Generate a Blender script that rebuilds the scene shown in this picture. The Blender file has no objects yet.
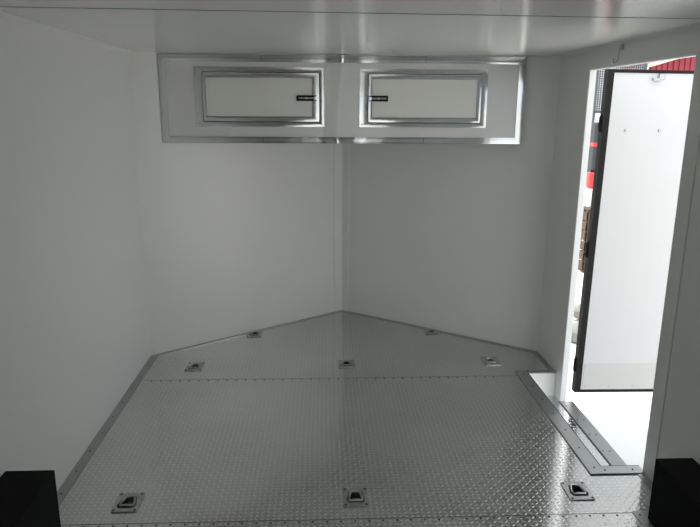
import bpy, bmesh, math, random
from mathutils import Vector, Matrix, geometry
random.seed(4)
scene = bpy.context.scene
C = scene.collection

# ------------------------------------------------------------------ camera
F_PX, PITCH, YAW, ROLL, CX, CH = 635.36, 0.2400, 0.0444, 0.0061, -0.1268, 1.4842
cd = bpy.data.cameras.new('camera'); cam = bpy.data.objects.new('camera', cd); C.objects.link(cam)
cd.sensor_fit = 'HORIZONTAL'; cd.sensor_width = 36.0; cd.lens = F_PX / 700.0 * 36.0
cd.clip_start = 0.02; cd.clip_end = 400
fw = Vector((math.sin(YAW)*math.cos(PITCH), math.cos(YAW)*math.cos(PITCH), -math.sin(PITCH)))
rr = Vector((math.cos(YAW), -math.sin(YAW), 0)); uu = rr.cross(fw)
r2 = rr*math.cos(ROLL) + uu*math.sin(ROLL); u2 = -rr*math.sin(ROLL) + uu*math.cos(ROLL)
m3 = Matrix((r2, u2, -fw)).transposed()
cam.matrix_world = Matrix.Translation((CX, 0, CH)) @ m3.to_4x4()
scene.camera = cam

# ------------------------------------------------------------------ light
vs = scene.view_settings
scene.display_settings.display_device = 'sRGB'
vs.view_transform = 'Standard'; vs.look = 'None'; vs.gamma = 1; vs.use_curve_mapping = False
vs.exposure = 0.54
SKY_STRENGTH = 1.42
w = bpy.data.worlds.new('sky'); scene.world = w; w.use_nodes = True
nt = w.node_tree; nt.nodes.clear()
out = nt.nodes.new('ShaderNodeOutputWorld'); bg = nt.nodes.new('ShaderNodeBackground')
tc = nt.nodes.new('ShaderNodeTexCoord'); no = nt.nodes.new('ShaderNodeTexNoise'); rp = nt.nodes.new('ShaderNodeValToRGB')
no.inputs['Scale'].default_value = 2.2; no.inputs['Detail'].default_value = 5
rp.color_ramp.elements[0].position = .40; rp.color_ramp.elements[0].color = (.68, .83, 1.0, 1)
rp.color_ramp.elements[1].position = .60; rp.color_ramp.elements[1].color = (1.0, .98, .92, 1)
nt.links.new(tc.outputs['Generated'], no.inputs['Vector']); nt.links.new(no.outputs['Fac'], rp.inputs['Fac'])
nt.links.new(rp.outputs['Color'], bg.inputs['Color']); nt.links.new(bg.outputs[0], out.inputs[0])
bg.inputs['Strength'].default_value = SKY_STRENGTH

sl = bpy.data.lights.new('sun', 'SUN'); sl.energy = 4.2; sl.angle = math.radians(.6); sl.color = (1, .94, .86)
so = bpy.data.objects.new('sun', sl); C.objects.link(so); so.location = (-4, 3, 8)
so.rotation_euler = Vector((.62, -.30, -1.0)).to_track_quat('-Z', 'Y').to_euler()

# ------------------------------------------------------------------ materials
def sock(node, *names):
    for n in names:
        if n in node.inputs: return node.inputs[n]
def mat(name, col, rough=.5, metal=0.0, spec=.5, noise=None, bump=None, rvar=None):
    m = bpy.data.materials.new(name); m.use_nodes = True
    t = m.node_tree; b = t.nodes['Principled BSDF']
    b.inputs['Base Color'].default_value = (*col, 1); b.inputs['Roughness'].default_value = rough
    b.inputs['Metallic'].default_value = metal; sock(b, 'Specular IOR Level', 'Specular').default_value = spec
    co = t.nodes.new('ShaderNodeTexCoord')
    def nz(scale, detail=4):
        n = t.nodes.new('ShaderNodeTexNoise'); n.inputs['Scale'].default_value = scale; n.inputs['Detail'].default_value = detail
        t.links.new(co.outputs['Object'], n.inputs['Vector']); return n
    if noise:
        sc, amt = noise[:2]; col2 = noise[2] if len(noise) > 2 else tuple(c*(1-amt) for c in col)
        n = nz(sc); r = t.nodes.new('ShaderNodeValToRGB')
        r.color_ramp.elements[0].position = .35; r.color_ramp.elements[0].color = (*col2, 1)
        r.color_ramp.elements[1].position = .65; r.color_ramp.elements[1].color = (*col, 1)
        t.links.new(n.outputs['Fac'], r.inputs['Fac']); t.links.new(r.outputs['Color'], b.inputs['Base Color'])
    if rvar:
        sc, lo, hi = rvar; n = nz(sc, 5); mr = t.nodes.new('ShaderNodeMapRange')
        mr.inputs['From Min'].default_value = .3; mr.inputs['From Max'].default_value = .7
        mr.inputs['To Min'].default_value = lo; mr.inputs['To Max'].default_value = hi
        t.links.new(n.outputs['Fac'], mr.inputs['Value']); t.links.new(mr.outputs[0], b.inputs['Roughness'])
    if bump:
        sc, st = bump; n = nz(sc, 3); bp = t.nodes.new('ShaderNodeBump'); bp.inputs['Strength'].default_value = st
        bp.inputs['Distance'].default_value = .01
        t.links.new(n.outputs['Fac'], bp.inputs['Height']); t.links.new(bp.outputs[0], b.inputs['Normal'])
    return m

def tread(name, col, rough, pitch=.0215, dist=.0009, metal=1.0):
    """aluminium tread plate: short raised bars, turned a quarter in every other cell"""
    m = mat(name, col, rough, metal, noise=(1.3, .14), rvar=(3.0, rough*.9, rough*1.1)); t = m.node_tree
    b = t.nodes['Principled BSDF']
    co = t.nodes.new('ShaderNodeTexCoord'); sp = t.nodes.new('ShaderNodeSeparateXYZ')
    t.links.new(co.outputs['Object'], sp.inputs[0])
    def M(op, a, c=None, d=None):
        n = t.nodes.new('ShaderNodeMath'); n.operation = op
        for i, v in enumerate((a, c, d)):
            if v is None: continue
            if isinstance(v, (int, float)): n.inputs[i].default_value = v
            else: t.links.new(v, n.inputs[i])
        return n.outputs[0]
    u = M('DIVIDE', sp.outputs[0], pitch); v = M('DIVIDE', sp.outputs[1], pitch)
    iu, iv = M('FLOOR', u), M('FLOOR', v)
    fu, fv = M('SUBTRACT', M('SUBTRACT', u, iu), .5), M('SUBTRACT', M('SUBTRACT', v, iv), .5)
    par = M('FLOORED_MODULO', M('ADD', iu, iv), 2.0)
    sg = M('SUBTRACT', M('MULTIPLY', par, 2.0), 1.0)
    a = M('MULTIPLY', M('ADD', fu, M('MULTIPLY', fv, sg)), .7071)
    c = M('MULTIPLY', M('SUBTRACT', fu, M('MULTIPLY', fv, sg)), .7071)
    e = M('ADD', M('POWER', M('ABSOLUTE', M('DIVIDE', a, .44)), 2.0), M('POWER', M('ABSOLUTE', M('DIVIDE', c, .17)), 2.0))
    h = M('MAXIMUM', M('SUBTRACT', 1.0, e), 0.0); h = M('POWER', h, .6)
    bp = t.nodes.new('ShaderNodeBump'); bp.inputs['Strength'].default_value = 1.0; bp.inputs['Distance'].default_value = dist
    t.links.new(h, bp.inputs['Height']); t.links.new(bp.outputs[0], b.inputs['Normal'])
    mx = t.nodes.new('ShaderNodeMix'); mx.data_type = 'RGBA'      # bar tops are scuffed brighter than the plate between
    src = b.inputs['Base Color'].links[0].from_socket
    t.links.new(h, mx.inputs[0]); t.links.new(src, mx.inputs[6]); mx.inputs[7].default_value = (.84, .84, .84, 1)
    t.links.new(mx.outputs[2], b.inputs['Base Color'])
    return m

M_wall = mat('white_vinyl_wall', (.86, .86, .835), .30, spec=.55)
M_ceil = mat('white_ceiling_panel', (.92, .92, .88), .21, spec=.6, noise=(.9, .03), bump=(1.6, .03))
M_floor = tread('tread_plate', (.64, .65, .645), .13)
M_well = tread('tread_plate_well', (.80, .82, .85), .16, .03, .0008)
M_alu = mat('dull_aluminium', (.46, .47, .47), .34, 1.0, noise=(5, .10), rvar=(9, .30, .40))
M_pol = mat('polished_aluminium', (.50, .51, .51), .13, 1.0, noise=(4, .05), bump=(7, .12))
M_face = mat('cabinet_face_enamel', (.82, .82, .81), .20, spec=.6, bump=(3, .04))
M_pan = mat('cabinet_door_panel', (.89, .89, .85), .30, spec=.5)
M_dark = mat('dark_gap', (.03, .03, .03), .6)
M_chrome = mat('chrome', (.85, .86, .88), .08, 1.0)
M_steel = mat('zinc_steel', (.50, .51, .51), .30, 1.0, noise=(40, .2))
M_cup = mat('cup_steel', (.20, .205, .21), .35, .8, noise=(60, .3))
M_blk = mat('black_box_skin', (.013, .013, .013), .9, spec=.15)
M_seal = mat('black_rubber_seal', (.010, .009, .008), .7, spec=.3, noise=(25, .3))
M_door = mat('white_door_skin', (.66, .66, .66), .35, bump=(5, .03))
M_kick = mat('pale_door_lower_skin', (.60, .60, .58), .35)
M_screw = mat('dark_screw', (.10, .10, .10), .4, .8)
M_ceil_seam = mat('ceiling_seam_grey', (.42, .42, .41), .5)  # plain grey of the ceiling panel seams
M_ground = mat('pale_concrete', (.70, .69, .66), .9, noise=(2, .08), bump=(40, .2))
M_red = mat('red_painted_sheet', (.36, .035, .06), .45, noise=(3, .2))
M_cream = mat('cream_fascia', (.70, .62, .50), .5)
M_wood = mat('weathered_brown_wood', (.10, .065, .045), .8, noise=(8, .35), bump=(20, .3))
M_white = mat('white_plastic', (.8, .8, .8), .35)
M_redp = mat('red_plastic', (.60, .035, .035), .35)
M_char = mat('charcoal_fabric', (.045, .05, .055), .8, bump=(30, .2))
M_mesh = mat('grey_wire', (.10, .11, .12), .5, .3)
M_rock = mat('grey_stone', (.25, .25, .23), .9, noise=(6, .3), bump=(12, .6))
M_seam = mat('floor_seam_grey', (.16, .16, .16), .5, .6)
M_out = mat('outer_white_skin', (.90, .90, .90), .4)

# ------------------------------------------------------------------ mesh helpers
def box(bm, x0, x1, y0, y1, z0, z1, bev=0.0):
    r = bmesh.ops.create_cube(bm, size=1.0)
    for v in r['verts']:
        v.co = Vector(((x0+x1)/2 + v.co.x*(x1-x0), (y0+y1)/2 + v.co.y*(y1-y0), (z0+z1)/2 + v.co.z*(z1-z0)))
    if bev > 0:
        es = list({e for v in r['verts'] for e in v.link_edges})
        bmesh.ops.bevel(bm, geom=es, offset=bev, segments=2, profile=.5, affect='EDGES')
def cyl(bm, p, q, r0, r1=None, seg=16):
    p, q = Vector(p), Vector(q); d = q-p
    r = bmesh.ops.create_cone(bm, cap_ends=True, segments=seg, radius1=r0, radius2=r0 if r1 is None else r1, depth=d.length)
    mt = Matrix.Translation((p+q)/2) @ d.to_track_quat('Z', 'Y').to_matrix().to_4x4()
    bmesh.ops.transform(bm, matrix=mt, verts=r['verts'])
def prism(bm, pts, z0, z1):
    lo = [bm.verts.new((x, y, z0)) for x, y in pts]; hi = [bm.verts.new((x, y, z1)) for x, y in pts]
    n = len(pts)
    bm.faces.new(hi); bm.faces.new(list(reversed(lo)))
    for i in range(n): bm.faces.new((lo[i], lo[(i+1) % n], hi[(i+1) % n], hi[i]))
def tube(bm, pts, r, seg=10, closed=False):
    pts = [Vector(p) for p in pts]; n = len(pts); rings = []
    for i, p in enumerate(pts):
        a = pts[(i-1) % n] if closed or i > 0 else p
        b = pts[(i+1) % n] if closed or i < n-1 else p
        d = (b-a).normalized(); q = d.to_track_quat('Z', 'Y')
        up = Vector((0, 0, 1)) if abs(d.z) < .9 else Vector((1, 0, 0))
        s = d.cross(up).normalized(); t = s.cross(d)
        rings.append([bm.verts.new(p + (s*math.cos(k*2*math.pi/seg) + t*math.sin(k*2*math.pi/seg))*r) for k in range(seg)])
    for i in range(n if closed else n-1):
        A, B = rings[i], rings[(i+1) % n]
        for k in range(seg): bm.faces.new((A[k], A[(k+1) % seg], B[(k+1) % seg], B[k]))
    if not closed:
        bm.faces.new(list(reversed(rings[0]))); bm.faces.new(rings[-1])
def obj(name, bm, m, parent=None, smooth=False, loc=None):
    bmesh.ops.recalc_face_normals(bm, faces=bm.faces)
    me = bpy.data.meshes.new(name); bm.to_mesh(me); bm.free(); me.materials.append(m)
    if smooth:
        for p in me.polygons: p.use_smooth = True
        me.set_sharp_from_angle(angle=math.radians(35))
    o = bpy.data.objects.new(name, me); C.objects.link(o)
    if parent: o.parent = parent
    if loc: o.location = loc
    return o
def tag(o, label=None, cat=None, group=None, kind=None):
    for k, v in (('label', label), ('category', cat), ('group', group), ('kind', kind)):
        if v: o[k] = v
    return o
def thing(name, label, cat, loc=(0, 0, 0), rz=0, group=None):
    o = bpy.data.objects.new(name, None); C.objects.link(o); o.location = loc; o.rotation_euler = (0, 0, rz)
    o.empty_display_size = .05
    return tag(o, label, cat, group)
def bx(name, dims, m, parent=None, bev=0.0, smooth=False):
    bm = bmesh.new(); box(bm, *dims, bev); return obj(name, bm, m, parent, smooth)
def copy_tree(o, parent=None):
    c = o.copy(); C.objects.link(c)
    if parent: c.parent = parent
    for ch in list(o.children): copy_tree(ch, c)
    return c
def struct(o): o['kind'] = 'structure'; return o

# ------------------------------------------------------------------ dimensions
XL, XR, H = -1.18, 1.2224, 1.7815
YB = -3.6                       # rear end, unseen wall with an opening added for light
YC, YA, XA = 3.70, 4.5825, .0168 # corners and apex of the nose
T = .055; TR = .032
YN, YF, ZO, ZW = 2.3406, 3.2874, 1.681, -.1365
FX0, FX1, FY0, FY1 = .990, 1.055, 2.324, 3.402     # step well frame
WY0, WY1 = 2.38, 3.362

# ground outside
bm = bmesh.new(); box(bm, -60, 60, -60, 90, -.62, -.50); struct(obj('ground', bm, M_ground))

# ------------------------------------------------------------------ floor
RINGS = [(-.880, 2.195), (-.002, 2.20), (.888, 2.212), (-.88, 3.52), (.012, 3.535), (.885, 3.555), (-.585, 4.065), (.617, 4.075)]
def rect_edges(bm, pts, z=0.0):
    vs_ = [bm.verts.new((x, y, z)) for x, y in pts]
    return [bm.edges.new((vs_[i], vs_[(i+1) % len(vs_)])) for i in range(len(vs_))]
CUP = [(-.030, -.040), (.030, -.040), (.038, -.020), (.026, .034), (.018, .042), (-.018, .042), (-.026, .034), (-.038, -.020)]
def rot(p, a): return (p[0]*math.cos(a)-p[1]*math.sin(a), p[0]*math.sin(a)+p[1]*math.cos(a))
def inside(p, poly):
    c = False; n = len(poly)
    for i in range(n):
        (x0, y0), (x1, y1) = poly[i], poly[(i+1) % n]
        if (y0 > p[1]) != (y1 > p[1]) and p[0] < (x1-x0)*(p[1]-y0)/(y1-y0)+x0: c = not c
    return c
def holed(bm, outer, holes, z0, z1):
    """a flat slab from z0 (under side) to z1 (top) with holes through it"""
    pts = []; eds = []
    for poly in [outer]+holes:
        b0 = len(pts); pts += [Vector(p) for p in poly]; eds += [(b0+i, b0+(i+1) % len(poly)) for i in range(len(poly))]
    vo, eo, fo = geometry.delaunay_2d_cdt(pts, eds, [], 0, 1e-6)[:3]
    top = [bm.verts.new((p.x, p.y, z1)) for p in vo]; low = [bm.verts.new((p.x, p.y, z0)) for p in vo]
    cnt = {}
    for f in fo:
        c = sum((vo[i] for i in f), Vector((0, 0)))/len(f)
        if not inside(c, outer) or any(inside(c, h) for h in holes): continue
        bm.faces.new([top[i] for i in f]); bm.faces.new([low[i] for i in reversed(f)])
        for a, b in zip(f, f[1:]+f[:1]): cnt[(a, b)] = 1
    for a, b in cnt:
        if (b, a) not in cnt: bm.faces.new((top[b], top[a], low[a], low[b]))
    for v in [v for v in bm.verts if not v.link_faces]: bm.verts.remove(v)
bm = bmesh.new()
holed(bm, [(XL, YB), (XR, YB), (XR, WY0), (FX1, WY0), (FX1, WY1), (XR, WY1), (XR, YC), (XA, YA), (XL, YC)],
      [[(rx+x, ry+y) for x, y in CUP] for rx, ry in RINGS], -.045, 0)
floor = struct(obj('floor', bm, M_floor))

# floor seams: fine dark lines with rows of small screws
bx('seam', (XL+.05, FX0, 3.338, 3.3400, -.001, .0006), M_seam, floor)
bx('seam', (XL+.05, 1.04, 2.066, 2.0685, -.001, .0006), M_seam, floor)
bm = bmesh.new(); cyl(bm, (0, 0, 0), (0, 0, .002), .0046, .003, 10)
scr = obj('screw', bm, M_screw, floor); scr.location = (-1.08, 3.324, 0)
pts = [(-1.08+.052*i, 3.324) for i in range(1, 38)] + [(-1.05+.052*i, 2.054) for i in range(40)]
for x, y in pts:
    s = scr.copy(); C.objects.link(s); s.parent = floor; s.location = (x, y, 0)

# ------------------------------------------------------------------ shell
struct(bx('wall_left', (XL-T, XL, YB, YC, -.05, H), M_wall))
def vwall(name, a, b):
    a, b = Vector((*a, 0)), Vector((*b, 0)); d = (b-a).normalized(); n = Vector((-d.y, d.x, 0))
    if n.y < 0: n = -n
    bm = bmesh.new(); q = [a, b, b+n*T, a+n*T]; prism(bm, [(p.x, p.y) for p in q], -.05, H); return struct(obj(name, bm, M_wall))
vwall('wall_front_left', (XL, YC), (XA, YA)); vwall('wall_front_right', (XR, YC), (XA, YA))
bm = bmesh.new()
box(bm, XR, XR+TR, YB, YN, -.19, H); box(bm, XR, XR+TR, YF, YC, -.19, H); box(bm, XR, XR+TR, YN, YF, ZO, H)
struct(obj('wall_right', bm, M_wall))
bm = bmesh.new(); box(bm, XL-T, -.15, YB-.05, YB, -.05, H); box(bm, .65, XR+TR, YB-.05, YB, -.05, H)
struct(obj('wall_rear', bm, M_wall))  # unseen behind the camera; central gap sized to let light in
bm = bmesh.new(); prism(bm, [(XL-T, YB), (XR+TR, YB), (XR+TR, YC+.02), (XA, YA+T*1.3), (XL-T, YC+.02)], H, H+.05)
ceil = struct(obj('ceiling', bm, M_ceil))
bm = bmesh.new(); prism(bm, [(XL, 2.13), (XR, 2.21), (XR, 2.2125), (XL, 2.1325)], H-.0015, H+.001); obj('seam', bm, M_ceil_seam, ceil)
bm = bmesh.new(); box(bm, XL, XR, .5, .503, H-.0015, H+.001); obj('seam', bm, M_ceil_seam, ceil)
# cove strips between the side walls and the ceiling
def cove(name, x, s):
    bm = bmesh.new(); n = 6; R = .022; prof = [(0, 0)]
    for k in range(n+1):
        a = k/n*math.pi/2; prof.append((R-R*math.sin(a), -(R-R*math.cos(a)))) if False else prof.append((R*(1-math.sin(a)), -R*(1-math.cos(a))))
    A = [bm.verts.new((x+s*p, YB, H+q)) for p, q in prof]; B = [bm.verts.new((x+s*p, YC-.004, H+q)) for p, q in prof]
    m_ = len(prof); bm.faces.new(A); bm.faces.new(list(reversed(B)))
    for i in range(m_): bm.faces.new((A[i], A[(i+1) % m_], B[(i+1) % m_], B[i]))
    return struct(obj(name, bm, M_wall, smooth=True))
cove('trim_1', XL, 1); cove('trim_2', XR, -1)

# apex corner angle, white
def along(a, b):
    a, b = Vector((*a, 0)), Vector((*b, 0)); d = (b-a).normalized(); n = Vector((d.y, -d.x, 0))
    if n.y > 0: n = -n
    return a, b, d, n
dl = (Vector((XL, YC))-Vector((XA, YA))).normalized(); dr = (Vector((XR, YC))-Vector((XA, YA))).normalized()
A0 = Vector((XA, YA)); t_ = .006
def leg2(d, L):
    n = Vector((-d.y, d.x));
    if n.y > 0: n = -n
    return [A0, A0+d*L, A0+d*L+n*t_, A0+Vector((0, -t_*1.3))]
bm = bmesh.new(); prism(bm, [tuple(p) for p in leg2(dl, .075)], .0, 1.285); prism(bm, [tuple(p) for p in leg2(dr, .06)], .0, 1.285)
struct(obj('trim_3', bm, M_wall))

# baseboard strips (flat aluminium on the floor along each wall)
def base_strip(name, poly, screws):
    bm = bmesh.new(); prism(bm, poly, 0, .003); o = struct(obj(name, bm, M_alu))
    for x, y in screws:
        s = scr.copy(); C.objects.link(s); s.parent = o; s.location = (x, y, .003)
    return o
bs = .042
base_strip('baseboard_left', [(XL, 1.93), (XL+bs, 1.93), (XL+bs, YC-.02), (XL, YC)], [(XL+.021, 2.1+i*.16) for i in range(10)])
nl = Vector((-dl.y, dl.x)); nl = -nl if nl.y > 0 else nl
nr = Vector((-dr.y, dr.x)); nr = -nr if nr.y > 0 else nr
PL, PR = Vector((XL, YC)), Vector((XR, YC))
apx = Vector((XA, YA-.028/abs(nl.y)))
base_strip('baseboard_front_left', [tuple(PL), tuple(A0), tuple(apx), (XL+bs, YC-.02+.012)], [])
base_strip('baseboard_front_right', [tuple(PR), tuple(A0), tuple(apx), (XR-.03, YC-.012)], [])
base_strip('baseboard_right', [(XR, FY1), (XR-.03, FY1), (XR-.03, YC-.012), (XR, YC)], [(XR-.015, 3.5), (XR-.015, 3.62)])
base_strip('baseboard_rear_right', [(XR, FY0), (XR, 2.034), (1.082, 2.034), (1.082, 1.2), (1.043, 1.2), (1.043, 2.073), (XR-.035, 2.073), (XR-.035, FY0)],
           [(1.063, 2.05), (1.063, 1.9), (1.12, 2.053), (1.19, 2.053), (1.205, 2.2)])

# casing around the side doorway on the inside
bm = bmesh.new(); c_ = .004
box(bm, XR-c_, XR, YN-.085, YN, .0, ZO+.045); box(bm, XR-c_, XR, YN, YF+.02, ZO, ZO+.045)
struct(obj('trim_4', bm, M_wall))
# aluminium edging on the doorway jambs and head
bm = bmesh.new()
box(bm, XR+.002, XR+TR+.002, YF-.004, YF, ZW, ZO); box(bm, XR+.002, XR+TR+.002, YN, YN+.004, ZW, ZO); box(bm, XR+.002, XR+TR+.002, YN+.004, YF-.004, ZO-.004, ZO)
struct(obj('trim_5', bm, M_out))

# ------------------------------------------------------------------ step well
sw = thing('step_well', 'sunken metal step with a flat aluminium frame, in the floor inside the open side doorway', 'step', (FX0, (FY0+FY1)/2, 0))
off = Vector((-FX0, -(FY0+FY1)/2, 0))
def swb(name, boxes, m, bev=0):
    bm = bmesh.new()
    for b in boxes: box(bm, *b, bev)
    bmesh.ops.translate(bm, verts=bm.verts, vec=off); return obj(name, bm, m, sw)
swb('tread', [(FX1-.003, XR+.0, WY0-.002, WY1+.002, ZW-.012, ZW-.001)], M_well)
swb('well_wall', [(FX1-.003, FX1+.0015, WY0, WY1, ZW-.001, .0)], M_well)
swb('well_wall', [(FX1-.001, XR, WY1-.0015, WY1+.005, ZW-.001, .0)], M_pan)
swb('well_wall', [(FX1-.001, XR, WY0-.005, WY0+.0015, ZW-.001, .0)], M_pol)
bm = bmesh.new()
z1 = .006
prism(bm, [(FX0, FY0), (XR, FY0), (XR, WY0), (FX1, WY0)], 0, z1)
prism(bm, [(FX0, FY0), (FX1, WY0), (FX1, WY1), (FX0, FY1)], 0, z1)
prism(bm, [(FX0, FY1), (FX1, WY1), (XR, WY1), (XR, FY1)], 0, z1)
bmesh.ops.translate(bm, verts=bm.verts, vec=off); obj('frame', bm, M_alu, sw)
bx_lip = swb('frame_lip', [(FX1-.002, FX1+.002, WY0, WY1, -.012, .0065), (FX1, XR, WY0, WY0+.002, -.012, .0065)], M_screw)
swb('sill_strip', [(XR+.001, XR+.030, YN+.004, YF-.004, ZW-.02, ZW+.002)], M_alu)
swb('sill_strip', [(XR+.031, XR+T+.02, YN+.004, YF-.004, ZW-.02, ZW+.0)], M_alu)
swb('seam', [(XR-.006, XR+.001, YN+.004, YF-.004, ZW-.001, ZW+.0025)], M_screw)
bm = bmesh.new(); cyl(bm, (0, 0, 0), (0, 0, .0025), .0045, .0035, 10); s0 = obj('screw', bm, M_screw, sw)
sp_ = [((FX0+FX1)/2, 2.37+i*.163, z1) for i in range(7)] + [(1.06, 2.35, z1), (1.18, 2.35, z1), (1.06, 3.385, z1), (1.18, 3.385, z1)] + [(XR+.015, 2.42+i*.16, ZW+.002) for i in range(6)] + [(XR+.05, 2.42+i*.16, ZW) for i in range(6)]
for i, p in enumerate(sp_):
    s = s0 if i == 0 else s0.copy()
    if i: C.objects.link(s); s.parent = sw
    s.location = Vector(p)+off

# ------------------------------------------------------------------ side door, swung wide open outside
dX0, dX1, dY, dZ0, dZ1 = 1.330, 2.285, 3.350, -.112, 1.686
door = bpy.data.objects.new('door_1', None); C.objects.link(door); door.location = (dX0, dY, dZ0); struct(door)
door.rotation_euler = (0, .008, 0)
def dp(name, boxes, m, bev=0):
    bm = bmesh.new()
    for b in boxes: box(bm, *b, bev)
    bmesh.ops.translate(bm, verts=bm.verts, vec=(-dX0, -dY, -dZ0)); return obj(name, bm, m, door)
dp('panel', [(dX0+.034, dX1-.02, dY+.001, dY+.034, dZ0+.016, dZ1-.016)], M_door)
dp('kick_panel', [(dX0+.045, dX1-.03, dY-.001, dY+.001, dZ0+.028, dZ0+.175)], M_kick)
dp('seal', [(dX0, dX0+.034, dY-.004, dY+.038, dZ0, dZ1), (dX1-.02, dX1, dY-.004, dY+.038, dZ0, dZ1),
            (dX0+.034, dX1-.02, dY-.004, dY+.038, dZ1-.016, dZ1), (dX0+.034, dX1-.02, dY-.004, dY+.038, dZ0, dZ0+.016)], M_seal)
def dcyl(name, x, z, r, d, m):
    bm = bmesh.new(); cyl(bm, (x-dX0, -d, z-dZ0), (x-dX0, .002, z-dZ0), r*.8, r, 14); return obj(name, bm, m, door)
for x in (1.461, 1.641): dcyl('bolt_head', x, 1.38, .009, .005, M_steel)
for i in range(6): dcyl('rivet', dX0+.06+i*.14, dZ0+.038, .004, .003, M_steel)
dcyl('rivet', dX0+.055, dZ0+.16, .004, .003, M_steel)
# small metal catch near the head of the door
bm = bmesh.new(); box(bm, 1.60-dX0, 1.632-dX0, -.010, .002, 1.640-dZ0, 1.668-dZ0, .002); box(bm, 1.565-dX0, 1.608-dX0, -.020, -.006, 1.632-dZ0, 1.646-dZ0, .002)
obj('catch', bm, M_steel, door)
# hinges on the jamb side
for z in (.12, .80, 1.48):
    bm = bmesh.new(); cyl(bm, (-.004, .018, z), (-.004, .018, z+.09), .005, seg=12); box(bm, -.012, -.004, .015, .021, z+.01, z+.08)
    obj('hinge', bm, M_seal, door)

# holdback hook hanging from the right wall over the doorway
hk = thing('holdback_hook', 'thin dark wire hook hanging from the wall just above the open side doorway', 'hook', (XR-.004, 2.94, 1.757))
bm = bmesh.new(); box(bm, -.006, .004, -.010, .010, -.012, .012, .002); obj('mounting_plate', bm, M_steel, hk)
bm = bmesh.new(); tube(bm, [(-.009, 0, 0), (-.012, 0, -.02), (-.012, .003, -.045), (-.014, .012, -.062), (-.014, .028, -.070), (-.014, .042, -.062), (-.014, .045, -.05)], .0028, 8)
obj('wire', bm, M_steel, hk, True)
bm = bmesh.new(); tube(bm, [(-.014, .045+.006*math.cos(a), -.05+.006*math.sin(a)) for a in [k*math.pi/5 for k in range(10)]], .0025, 6, True)
obj('eye', bm, M_chrome, hk, True)

# ------------------------------------------------------------------ overhead cabinet
CY = 3.7944; ZB = 1.288; ZT = H-.0005
cab = thing('overhead_cabinet', 'long white overhead cabinet with polished metal trim and two hatch doors, under the ceiling', 'cabinet', (XA, CY, ZB))
def cb(name, boxes, m, parent=None, bev=0, smooth=False):
    bm = bmesh.new()
    for b in boxes: box(bm, *b, bev)
    bmesh.ops.translate(bm, verts=bm.verts, vec=(-XA, -CY, -ZB)); return obj(name, bm, m, parent or cab, smooth)
CL, CR = -1.045, 1.048
# body fills the nose behind the face
bm = bmesh.new()
k = .004
prism(bm, [(CL, CY), (CR, CY), (XA+.05, YA-.045), (XA-.05, YA-.045)], ZB, ZT)
bmesh.ops.translate(bm, verts=bm.verts, vec=(-XA, -CY, -ZB)); obj('body', bm, M_face, cab)
def bulge(x, z):
    """the sheet bows outward a little where it is folded over the ridge of the nose"""
    k_ = (z-(ZB+ZT)/2)/((ZT-ZB)/2)
    xc = -.022+.016*math.sin(2.2*k_)
    return (.005+.006*k_*k_)*math.exp(-((x-xc)/.052)**2)
def frame(name, x0, x1, z0, z1, wl, wr, wt, wb, y, th, m, parent):
    """four mitred, slightly domed trim strips"""
    o = [(x0, z0), (x1, z0), (x1, z1), (x0, z1)]
    i = [(x0+wl, z0+wb), (x1-wr, z0+wb), (x1-wr, z1-wt), (x0+wl, z1-wt)]
    N, S = 6, (1, 1) if x1-x0 < 1 else (160, 1)
    def ring(q):
        out_ = []
        for c in range(4):
            a, b = q[c], q[(c+1) % 4]; n_ = S[c % 2]
            out_ += [(a[0]+(b[0]-a[0])*k_/n_, a[1]+(b[1]-a[1])*k_/n_) for k_ in range(n_)]
        return out_
    O, I = ring(o), ring(i); n = len(O)
    bm = bmesh.new(); rows = []
    for s in range(N+1):
        t = s/N; h = th*(.82+.18*math.sin(math.pi*t)); row = []
        for c in range(n):
            px_, pz_ = O[c][0]*(1-t)+I[c][0]*t, O[c][1]*(1-t)+I[c][1]*t
            row.append(bm.verts.new((px_, y-h-(bulge(px_, pz_) if S[0] > 1 else 0), pz_)))
        rows.append(row)
    back = [[bm.verts.new((p[0], y, p[1])) for p in q] for q in (O, I)]
    seq = [back[0]]+rows+[back[1]]
    for a, b in zip(seq, seq[1:]+[seq[0]]):
        for c in range(n):
            bm.faces.new((a[c], a[(c+1) % n], b[(c+1) % n], b[c]))
    bmesh.ops.translate(bm, verts=bm.verts, vec=(-XA, -CY, -ZB))
    return obj(name, bm, m, parent, True)
# bowed middle of the face sheet between the two hatches
bm = bmesh.new(); gx, gz = 70, 24; G = []
for a in range(gz+1):
    z_ = ZB+.03+(ZT-.036-ZB-.03)*a/gz
    G.append([bm.verts.new((x_-XA, -.0008-bulge(x_, z_), z_-ZB)) for x_ in [-.111+.200*b/gx for b in range(gx+1)]])
for a in range(gz):
    for b in range(gx): bm.faces.new((G[a][b], G[a][b+1], G[a+1][b+1], G[a+1][b]))
obj('face_sheet', bm, M_face, cab, True)
frame('outer_trim', CL-.006, CR+.006, ZB-.006, ZT-.006, .040, .040, .040, .036, CY, .006, M_pol, cab)
def rivets(pts, y, parent):
    bm = bmesh.new(); cyl(bm, (0, -.0025, 0), (0, 0, 0), .0035, .0045, 8); r = obj('rivet', bm, M_steel, parent)
    for n_, (x, z) in enumerate(pts):
        q = r if n_ == 0 else r.copy()
        if n_: C.objects.link(q); q.parent = parent
        q.location = (x-XA, y-CY, z-ZB)
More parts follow.
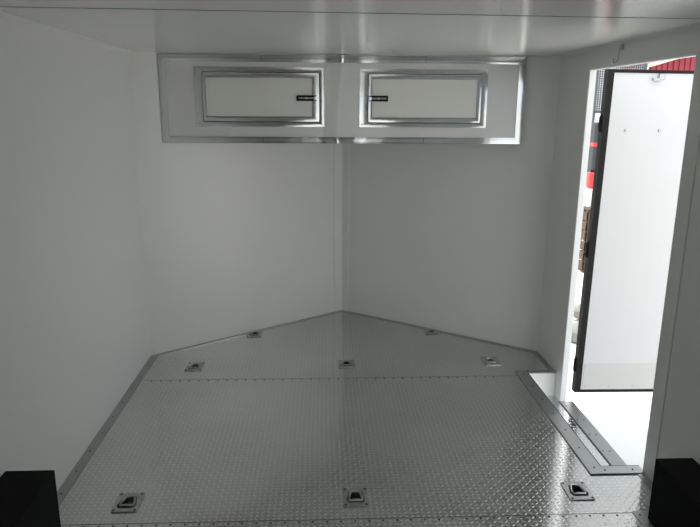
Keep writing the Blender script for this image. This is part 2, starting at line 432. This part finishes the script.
def hatch(ox0, ox1, oz0, oz1, gx0, gx1, gz0, gz1, wl, wr, latch_left):
    frame('hatch_frame', ox0, ox1, oz0, oz1, gx0-ox0, ox1-gx1, oz1-gz1, gz0-oz0, CY, .005, M_pol, cab)
    d = cb('hatch_door', [(gx0+.004, gx1-.004, CY-.009, CY-.001, gz0+.004, gz1-.004)], M_pan)
    cb('gap', [(gx0-.001, gx1+.001, CY-.0012, CY-.0002, gz0-.001, gz1+.001)], M_dark)
    frame('door_trim', gx0+.004, gx1-.004, gz0+.004, gz1-.004, wl, wr, .028, .028, CY-.009, .005, M_pol, d)
    e = .016
    rivets([(ox0+e, oz0+e), (ox1-e, oz0+e), (ox0+e, oz1-e), (ox1-e, oz1-e), ((ox0+ox1)/2, oz1-e), ((ox0+ox1)/2, oz0+e)], CY-.006, cab)
    lx0, lx1 = (gx0+.006, gx0+.118) if latch_left else (gx1-.134, gx1-.018)
    zc = 1.538
    s = -1 if latch_left else 1
    lp = cb('latch', [(lx0, lx1, CY-.016, CY-.0088, zc-.016, zc+.016)], M_seal, d, .003)
    bm = bmesh.new(); cyl(bm, (lx0+.012, CY-.021, zc), (lx1-.012, CY-.021, zc), .0055, seg=12)
    bmesh.ops.translate(bm, verts=bm.verts, vec=(-XA, -CY, -ZB))
    obj('bolt', bm, M_steel, d, True)
    cb('keeper', [((lx0 if latch_left else lx1-.014), (lx0+.014 if latch_left else lx1), CY-.028, CY-.015, zc-.012, zc+.010)], M_chrome, d, .002)
    bm = bmesh.new(); cyl(bm, ((lx0+lx1)/2, CY-.034, zc), ((lx0+lx1)/2, CY-.022, zc), .006, .004, 12)
    bmesh.ops.translate(bm, verts=bm.verts, vec=(-XA, -CY, -ZB)); obj('knob', bm, M_chrome, d, True)
    # piano hinge on the far side
    hx = gx0+.002 if not latch_left else gx1-.002
    bm = bmesh.new(); cyl(bm, (hx, CY-.008, gz0+.02), (hx, CY-.008, gz1-.02), .004, seg=10)
    bmesh.ops.translate(bm, verts=bm.verts, vec=(-XA, -CY, -ZB)); obj('hinge', bm, M_steel, d, True)
hatch(-.850, -.112, 1.376, 1.708, -.808, -.138, 1.402, 1.681, .016, .040, False)
hatch(.090, .836, 1.376, 1.704, .138, .802, 1.400, 1.678, .022, .024, True)
for x in (-.47, .47):       # butt joints in the long trims
    cb('joint', [(x-.001, x+.001, CY-.0068, CY-.003, ZB, ZB+.03)], M_dark)
    cb('joint', [(x-.001, x+.001, CY-.0068, CY-.003, ZT-.04, ZT-.01)], M_dark)

# ------------------------------------------------------------------ recessed floor anchors
def make_anchor():
    root = thing('floor_anchor', '', 'tie-down anchor')
    # plate with hole
    bm = bmesh.new(); hw, hl, rc = .050, .061, .010; outer = []
    for cx, cy, a0 in ((hw-rc, hl-rc, 0), (-hw+rc, hl-rc, 90), (-hw+rc, -hl+rc, 180), (hw-rc, -hl+rc, 270)):
        for q in range(5):
            a = math.radians(a0+q*22.5); outer.append((cx+rc*math.cos(a), cy+rc*math.sin(a)))
    holed(bm, outer, [[(x*.97, y*.97) for x, y in CUP]], 0, .004)
    obj('plate', bm, M_steel, root)
    bm = bmesh.new()
    top = [bm.verts.new((x*.97, y*.97, .002)) for x, y in CUP]; bot = [bm.verts.new((x*.72, y*.75, -.018)) for x, y in CUP]
    for i in range(8): bm.faces.new((top[i], top[(i+1) % 8], bot[(i+1) % 8], bot[i]))
    bm.faces.new(bot)
    bmesh.ops.solidify(bm, geom=list(bm.faces), thickness=.002)
    obj('cup', bm, M_cup, root)
    # D shaped ring lying in the cup
    bm = bmesh.new()
    P = [(-.024, -.022), (-.026, -.010), (-.023, .010), (-.017, .030), (-.008, .034), (.008, .034), (.017, .030), (.023, .010), (.026, -.010), (.024, -.022), (0, -.024)]
    tube(bm, [(x, y, .002+.004*(y > .02)) for x, y in P], .0055, 8, True)
    obj('ring', bm, M_steel, root, True)
    bm = bmesh.new(); box(bm, -.016, .016, -.030, -.018, -.006, .009, .003); obj('ring_clamp', bm, M_steel, root)
    bm = bmesh.new(); cyl(bm, (0, 0, .004), (0, 0, .0055), .0055, .0045, 12); s = obj('screw', bm, M_screw, root)
    for n_, (x, y) in enumerate(((-.040, -.051), (.040, -.051), (-.040, .051), (.040, .051))):
        q = s if n_ == 0 else s.copy()
        if n_: C.objects.link(q); q.parent = root
        q.location = (x, y, 0)
    return root
AL = ['steel recessed tie-down anchor in the floor near the black box at the left wall',
      'steel recessed tie-down anchor in the middle of the floor, nearest the viewer',
      'steel recessed tie-down anchor in bright floor beside the near corner of the step frame',
      'steel recessed tie-down anchor behind the floor seam, close to the left wall corner',
      'steel recessed tie-down anchor on the centre line of the floor, just behind the rear seam',
      'steel recessed tie-down anchor just left of the far end of the step frame',
      'steel recessed tie-down anchor against the base of the left nose wall',
      'steel recessed tie-down anchor against the base of the right nose wall']
anc = make_anchor()
for n_, ((x, y), l) in enumerate(zip(RINGS, AL)):
    o = anc if n_ == 0 else copy_tree(anc)
    o.location = (x, y, 0); o['label'] = l; o['group'] = 'tie-down anchors in the floor'

# ------------------------------------------------------------------ wheel boxes
def wheel_box(x0, x1, y0, y1, h, label):
    t = thing('wheel_box', label, 'wheel box', ((x0+x1)/2, (y0+y1)/2, 0), 0, 'black wheel boxes')
    ox, oy = (x0+x1)/2, (y0+y1)/2
    def P(n, d, bev): bm = bmesh.new(); box(bm, d[0]-ox, d[1]-ox, d[2]-oy, d[3]-oy, d[4], d[5], bev); return obj(n, bm, M_blk, t)
    P('cover', (x0, x1, y0, y1, 0, h), .004)
wheel_box(XL+.0005, -1.018, .15, 1.927, .312, 'black wheel box on the floor against the left wall')
wheel_box(1.083, XR-.0005, .15, 2.033, .25, 'black wheel box against the right wall, nearer than the side doorway')

# ------------------------------------------------------------------ outside, seen past the open door
def at(px, py, Y):
    d = fw*F_PX + r2*(px-350) - u2*(py-263.5); o = Vector((CX, 0, CH)); return o + d*(Y/d.y)
# weathered wooden crate
def crate(x, y):
    t = thing('wooden_crate', 'weathered brown slatted wooden crate on the ground outside, seen past the door edge', 'crate', (x, y, -.5))
    W2, D2, Hh = .30, .35, .78
    for sx in (-1, 1):
        for sy in (-1, 1):
            bm = bmesh.new(); box(bm, sx*(W2-.03)-.025, sx*(W2-.03)+.025, sy*(D2-.03)-.025, sy*(D2-.03)+.025, 0, Hh); obj('corner_post', bm, M_wood, t)
    for n, dims in (('side_panel', [(-W2, W2, -D2, -D2+.02)]), ('side_panel', [(-W2, W2, D2-.02, D2)]), ('side_panel', [(-W2, -W2+.02, -D2, D2)]), ('side_panel', [(W2-.02, W2, -D2, D2)])):
        bm = bmesh.new()
        for k in range(6):
            d = dims[0]; box(bm, d[0], d[1], d[2], d[3], .03+k*.125, .14+k*.125, .004)
        obj(n, bm, M_wood, t)
    bm = bmesh.new()
    for k in range(5): box(bm, -W2+k*.121, -W2+.112+k*.121, -D2, D2, Hh, Hh+.02, .003)
    obj('lid', bm, M_wood, t)
    return t
p = at(579, 262, 7.9); crate(p.x+.20, 7.9)
cz = -.5+.80
def on(name, label, cat, x, y, z): return thing(name, label, cat, (x, y, z))
# white tub with red jug on the crate
cx0 = p.x+.20
t = on('plastic_tub', 'white plastic tub standing on the wooden crate outside', 'tub', cx0-.10, 7.85, cz)
bm = bmesh.new(); r = bmesh.ops.create_cone(bm, cap_ends=True, segments=28, radius1=.13, radius2=.15, depth=.20); bmesh.ops.translate(bm, verts=bm.verts, vec=(0, 0, .10)); obj('bucket', bm, M_white, t, True)
bm = bmesh.new(); cyl(bm, (0, 0, .20), (0, 0, .222), .155, seg=28); obj('lid', bm, M_white, t, True)
t = on('fuel_jug', 'red plastic jug standing on the white tub outside', 'jug', cx0-.11, 7.85, cz+.222)
bm = bmesh.new(); box(bm, -.10, .10, -.07, .07, 0, .20, .025); obj('body', bm, M_redp, t, True)
bm = bmesh.new(); cyl(bm, (-.05, 0, .20), (-.05, 0, .235), .025, seg=14); obj('cap', bm, M_seal, t, True)
bm = bmesh.new(); tube(bm, [(-.01, 0, .195), (.0, 0, .235), (.06, 0, .235), (.08, 0, .19)], .011, 8); obj('handle', bm, M_redp, t, True)
# dark tall cabinet behind with red stripe
p = at(590, 150, 10.5)
t = thing('equipment_case', 'charcoal upright equipment case with a red strap, on a white plinth beyond the crate outside', 'case', (p.x+.26, 10.5, -.5))
bm = bmesh.new(); box(bm, -.33, .33, -.25, .25, 0, .90, .02); obj('plinth', bm, M_white, t)
bm = bmesh.new(); box(bm, -.30, .30, -.22, .22, .90, 1.78, .03); obj('body', bm, M_char, t)
bm = bmesh.new(); box(bm, -.305, .305, -.225, .225, 1.40, 1.46, .004); obj('strap', bm, M_redp, t)
bm = bmesh.new(); tube(bm, [(-.1, 0, 1.77), (-.09, 0, 1.82), (.09, 0, 1.82), (.1, 0, 1.77)], .012, 8); obj('handle', bm, M_seal, t, True)
# wire mesh panel on legs
p = at(594.5, 100, 11.3)
t = thing('mesh_screen', 'tall dark grey wire mesh screen on two posts outside, beyond the equipment case', 'screen', (p.x+.43, 11.3, -.5))
for x in (-.42, .42):
    bm = bmesh.new(); box(bm, x-.02, x+.02, -.02, .02, 0, 3.35); box(bm, x-.03, x+.03, -.25, .25, 0, .04); obj('post', bm, M_mesh, t)
bm = bmesh.new()
for k in range(22): cyl(bm, (-.41+k*.039, 0, 1.95), (-.41+k*.039, 0, 3.3), .013, seg=6)
for k in range(34): cyl(bm, (-.41, 0, 1.96+k*.039), (.41, 0, 1.96+k*.039), .0105, seg=6)
obj('mesh', bm, M_mesh, t)
for z in (3.30, 1.92): bm = bmesh.new(); box(bm, -.42, .42, -.02, .02, z, z+.04); obj('rail', bm, M_mesh, t)
# stones
for n_, (px, py, Y, r, l) in enumerate(((577, 327, 5.75, .10, 'pale grey stone on the ground outside, farther of the two'), (574, 353, 5.15, .10, 'pale grey stone on the ground outside, nearer of the two'))):
    p = at(px, py, Y); bm = bmesh.new(); bmesh.ops.create_icosphere(bm, subdivisions=3, radius=r)
    for v in bm.verts:
        f = 1+.18*math.sin(v.co.x*31+n_*2)+.14*math.sin(v.co.y*37+1)+.1*math.sin(v.co.z*43)
        v.co = Vector((v.co.x*f*1.15, v.co.y*f, v.co.z*f*.7))
    mz = min(v.co.z for v in bm.verts); bmesh.ops.translate(bm, verts=bm.verts, vec=(0, 0, -mz))
    o = obj('stone', bm, M_rock, None, True, (p.x+.02, Y, -.5)); tag(o, l, 'stone', 'stones outside')
# red ribbed shed with cream rake board
t = thing('metal_shed', 'red ribbed metal shed with a cream gable edge outside, above the open door', 'shed', (8.3, 12.0, -.5))
gl, gr_, zl, zr = 5.55-8.3, 10.9-8.3, 2.19+.5, 2.96+.5
bm = bmesh.new()
n = 44; xs = [gl+.35+(gr_-gl-.7)*k/n for k in range(n+1)]
def ztop(x):
    m_ = (gl+gr_)/2; return zl+(zr-zl)*(1-abs(x-m_)/(gr_-m_))
for a, b in zip(xs, xs[1:]):
    za, zb_ = ztop(a)-.06, ztop(b)-.06; c = a+(b-a)*.3; d = a+(b-a)*.5
    P = [(a, 0, za), (c, 0, za), (c+.01, -.025, za), (d, -.025, za), (d+.01, 0, zb_), (b, 0, zb_)]
    T_ = [bm.verts.new((q[0], q[1], ztop(q[0])-.04)) for q in P]; L_ = [bm.verts.new((q[0], q[1], 0)) for q in P]
    for u_ in range(5): bm.faces.new((L_[u_], L_[u_+1], T_[u_+1], T_[u_]))
box(bm, xs[0]-.01, xs[0]+.02, .01, .9, 0, ztop(xs[0])-.08); box(bm, xs[-1]-.02, xs[-1]+.01, .01, .9, 0, ztop(xs[0])-.08); box(bm, xs[0], xs[-1], .87, .9, 0, ztop(xs[0])-.08)
obj('wall', bm, M_red, t)
mid = (gl+gr_)/2
for a, b in ((gl, mid), (mid, gr_)):
    bm = bmesh.new(); za, zb_ = ztop(a), ztop(b)
    V = [bm.verts.new(q) for q in [(a, -.10, za-.04), (b, -.10, zb_-.04), (b, -.10, zb_+.02), (a, -.10, za+.02), (a, -.06, za-.04), (b, -.06, zb_-.04), (b, -.06, zb_+.02), (a, -.06, za+.02)]]
    for q in ((0, 1, 2, 3), (7, 6, 5, 4), (0, 4, 5, 1), (1, 5, 6, 2), (2, 6, 7, 3), (3, 7, 4, 0)): bm.faces.new([V[i] for i in q])
    obj('rake_board', bm, M_cream, t)
    bm = bmesh.new()
    V = [bm.verts.new(q) for q in [(a, -.06, za-.03), (b, -.06, zb_-.03), (b, -.06, zb_+.01), (a, -.06, za+.01), (a, 1.0, za-.03), (b, 1.0, zb_-.03), (b, 1.0, zb_+.01), (a, 1.0, za+.01)]]
    for q in ((0, 1, 2, 3), (7, 6, 5, 4), (0, 4, 5, 1), (1, 5, 6, 2), (2, 6, 7, 3), (3, 7, 4, 0)): bm.faces.new([V[i] for i in q])
    obj('roof', bm, M_red, t)
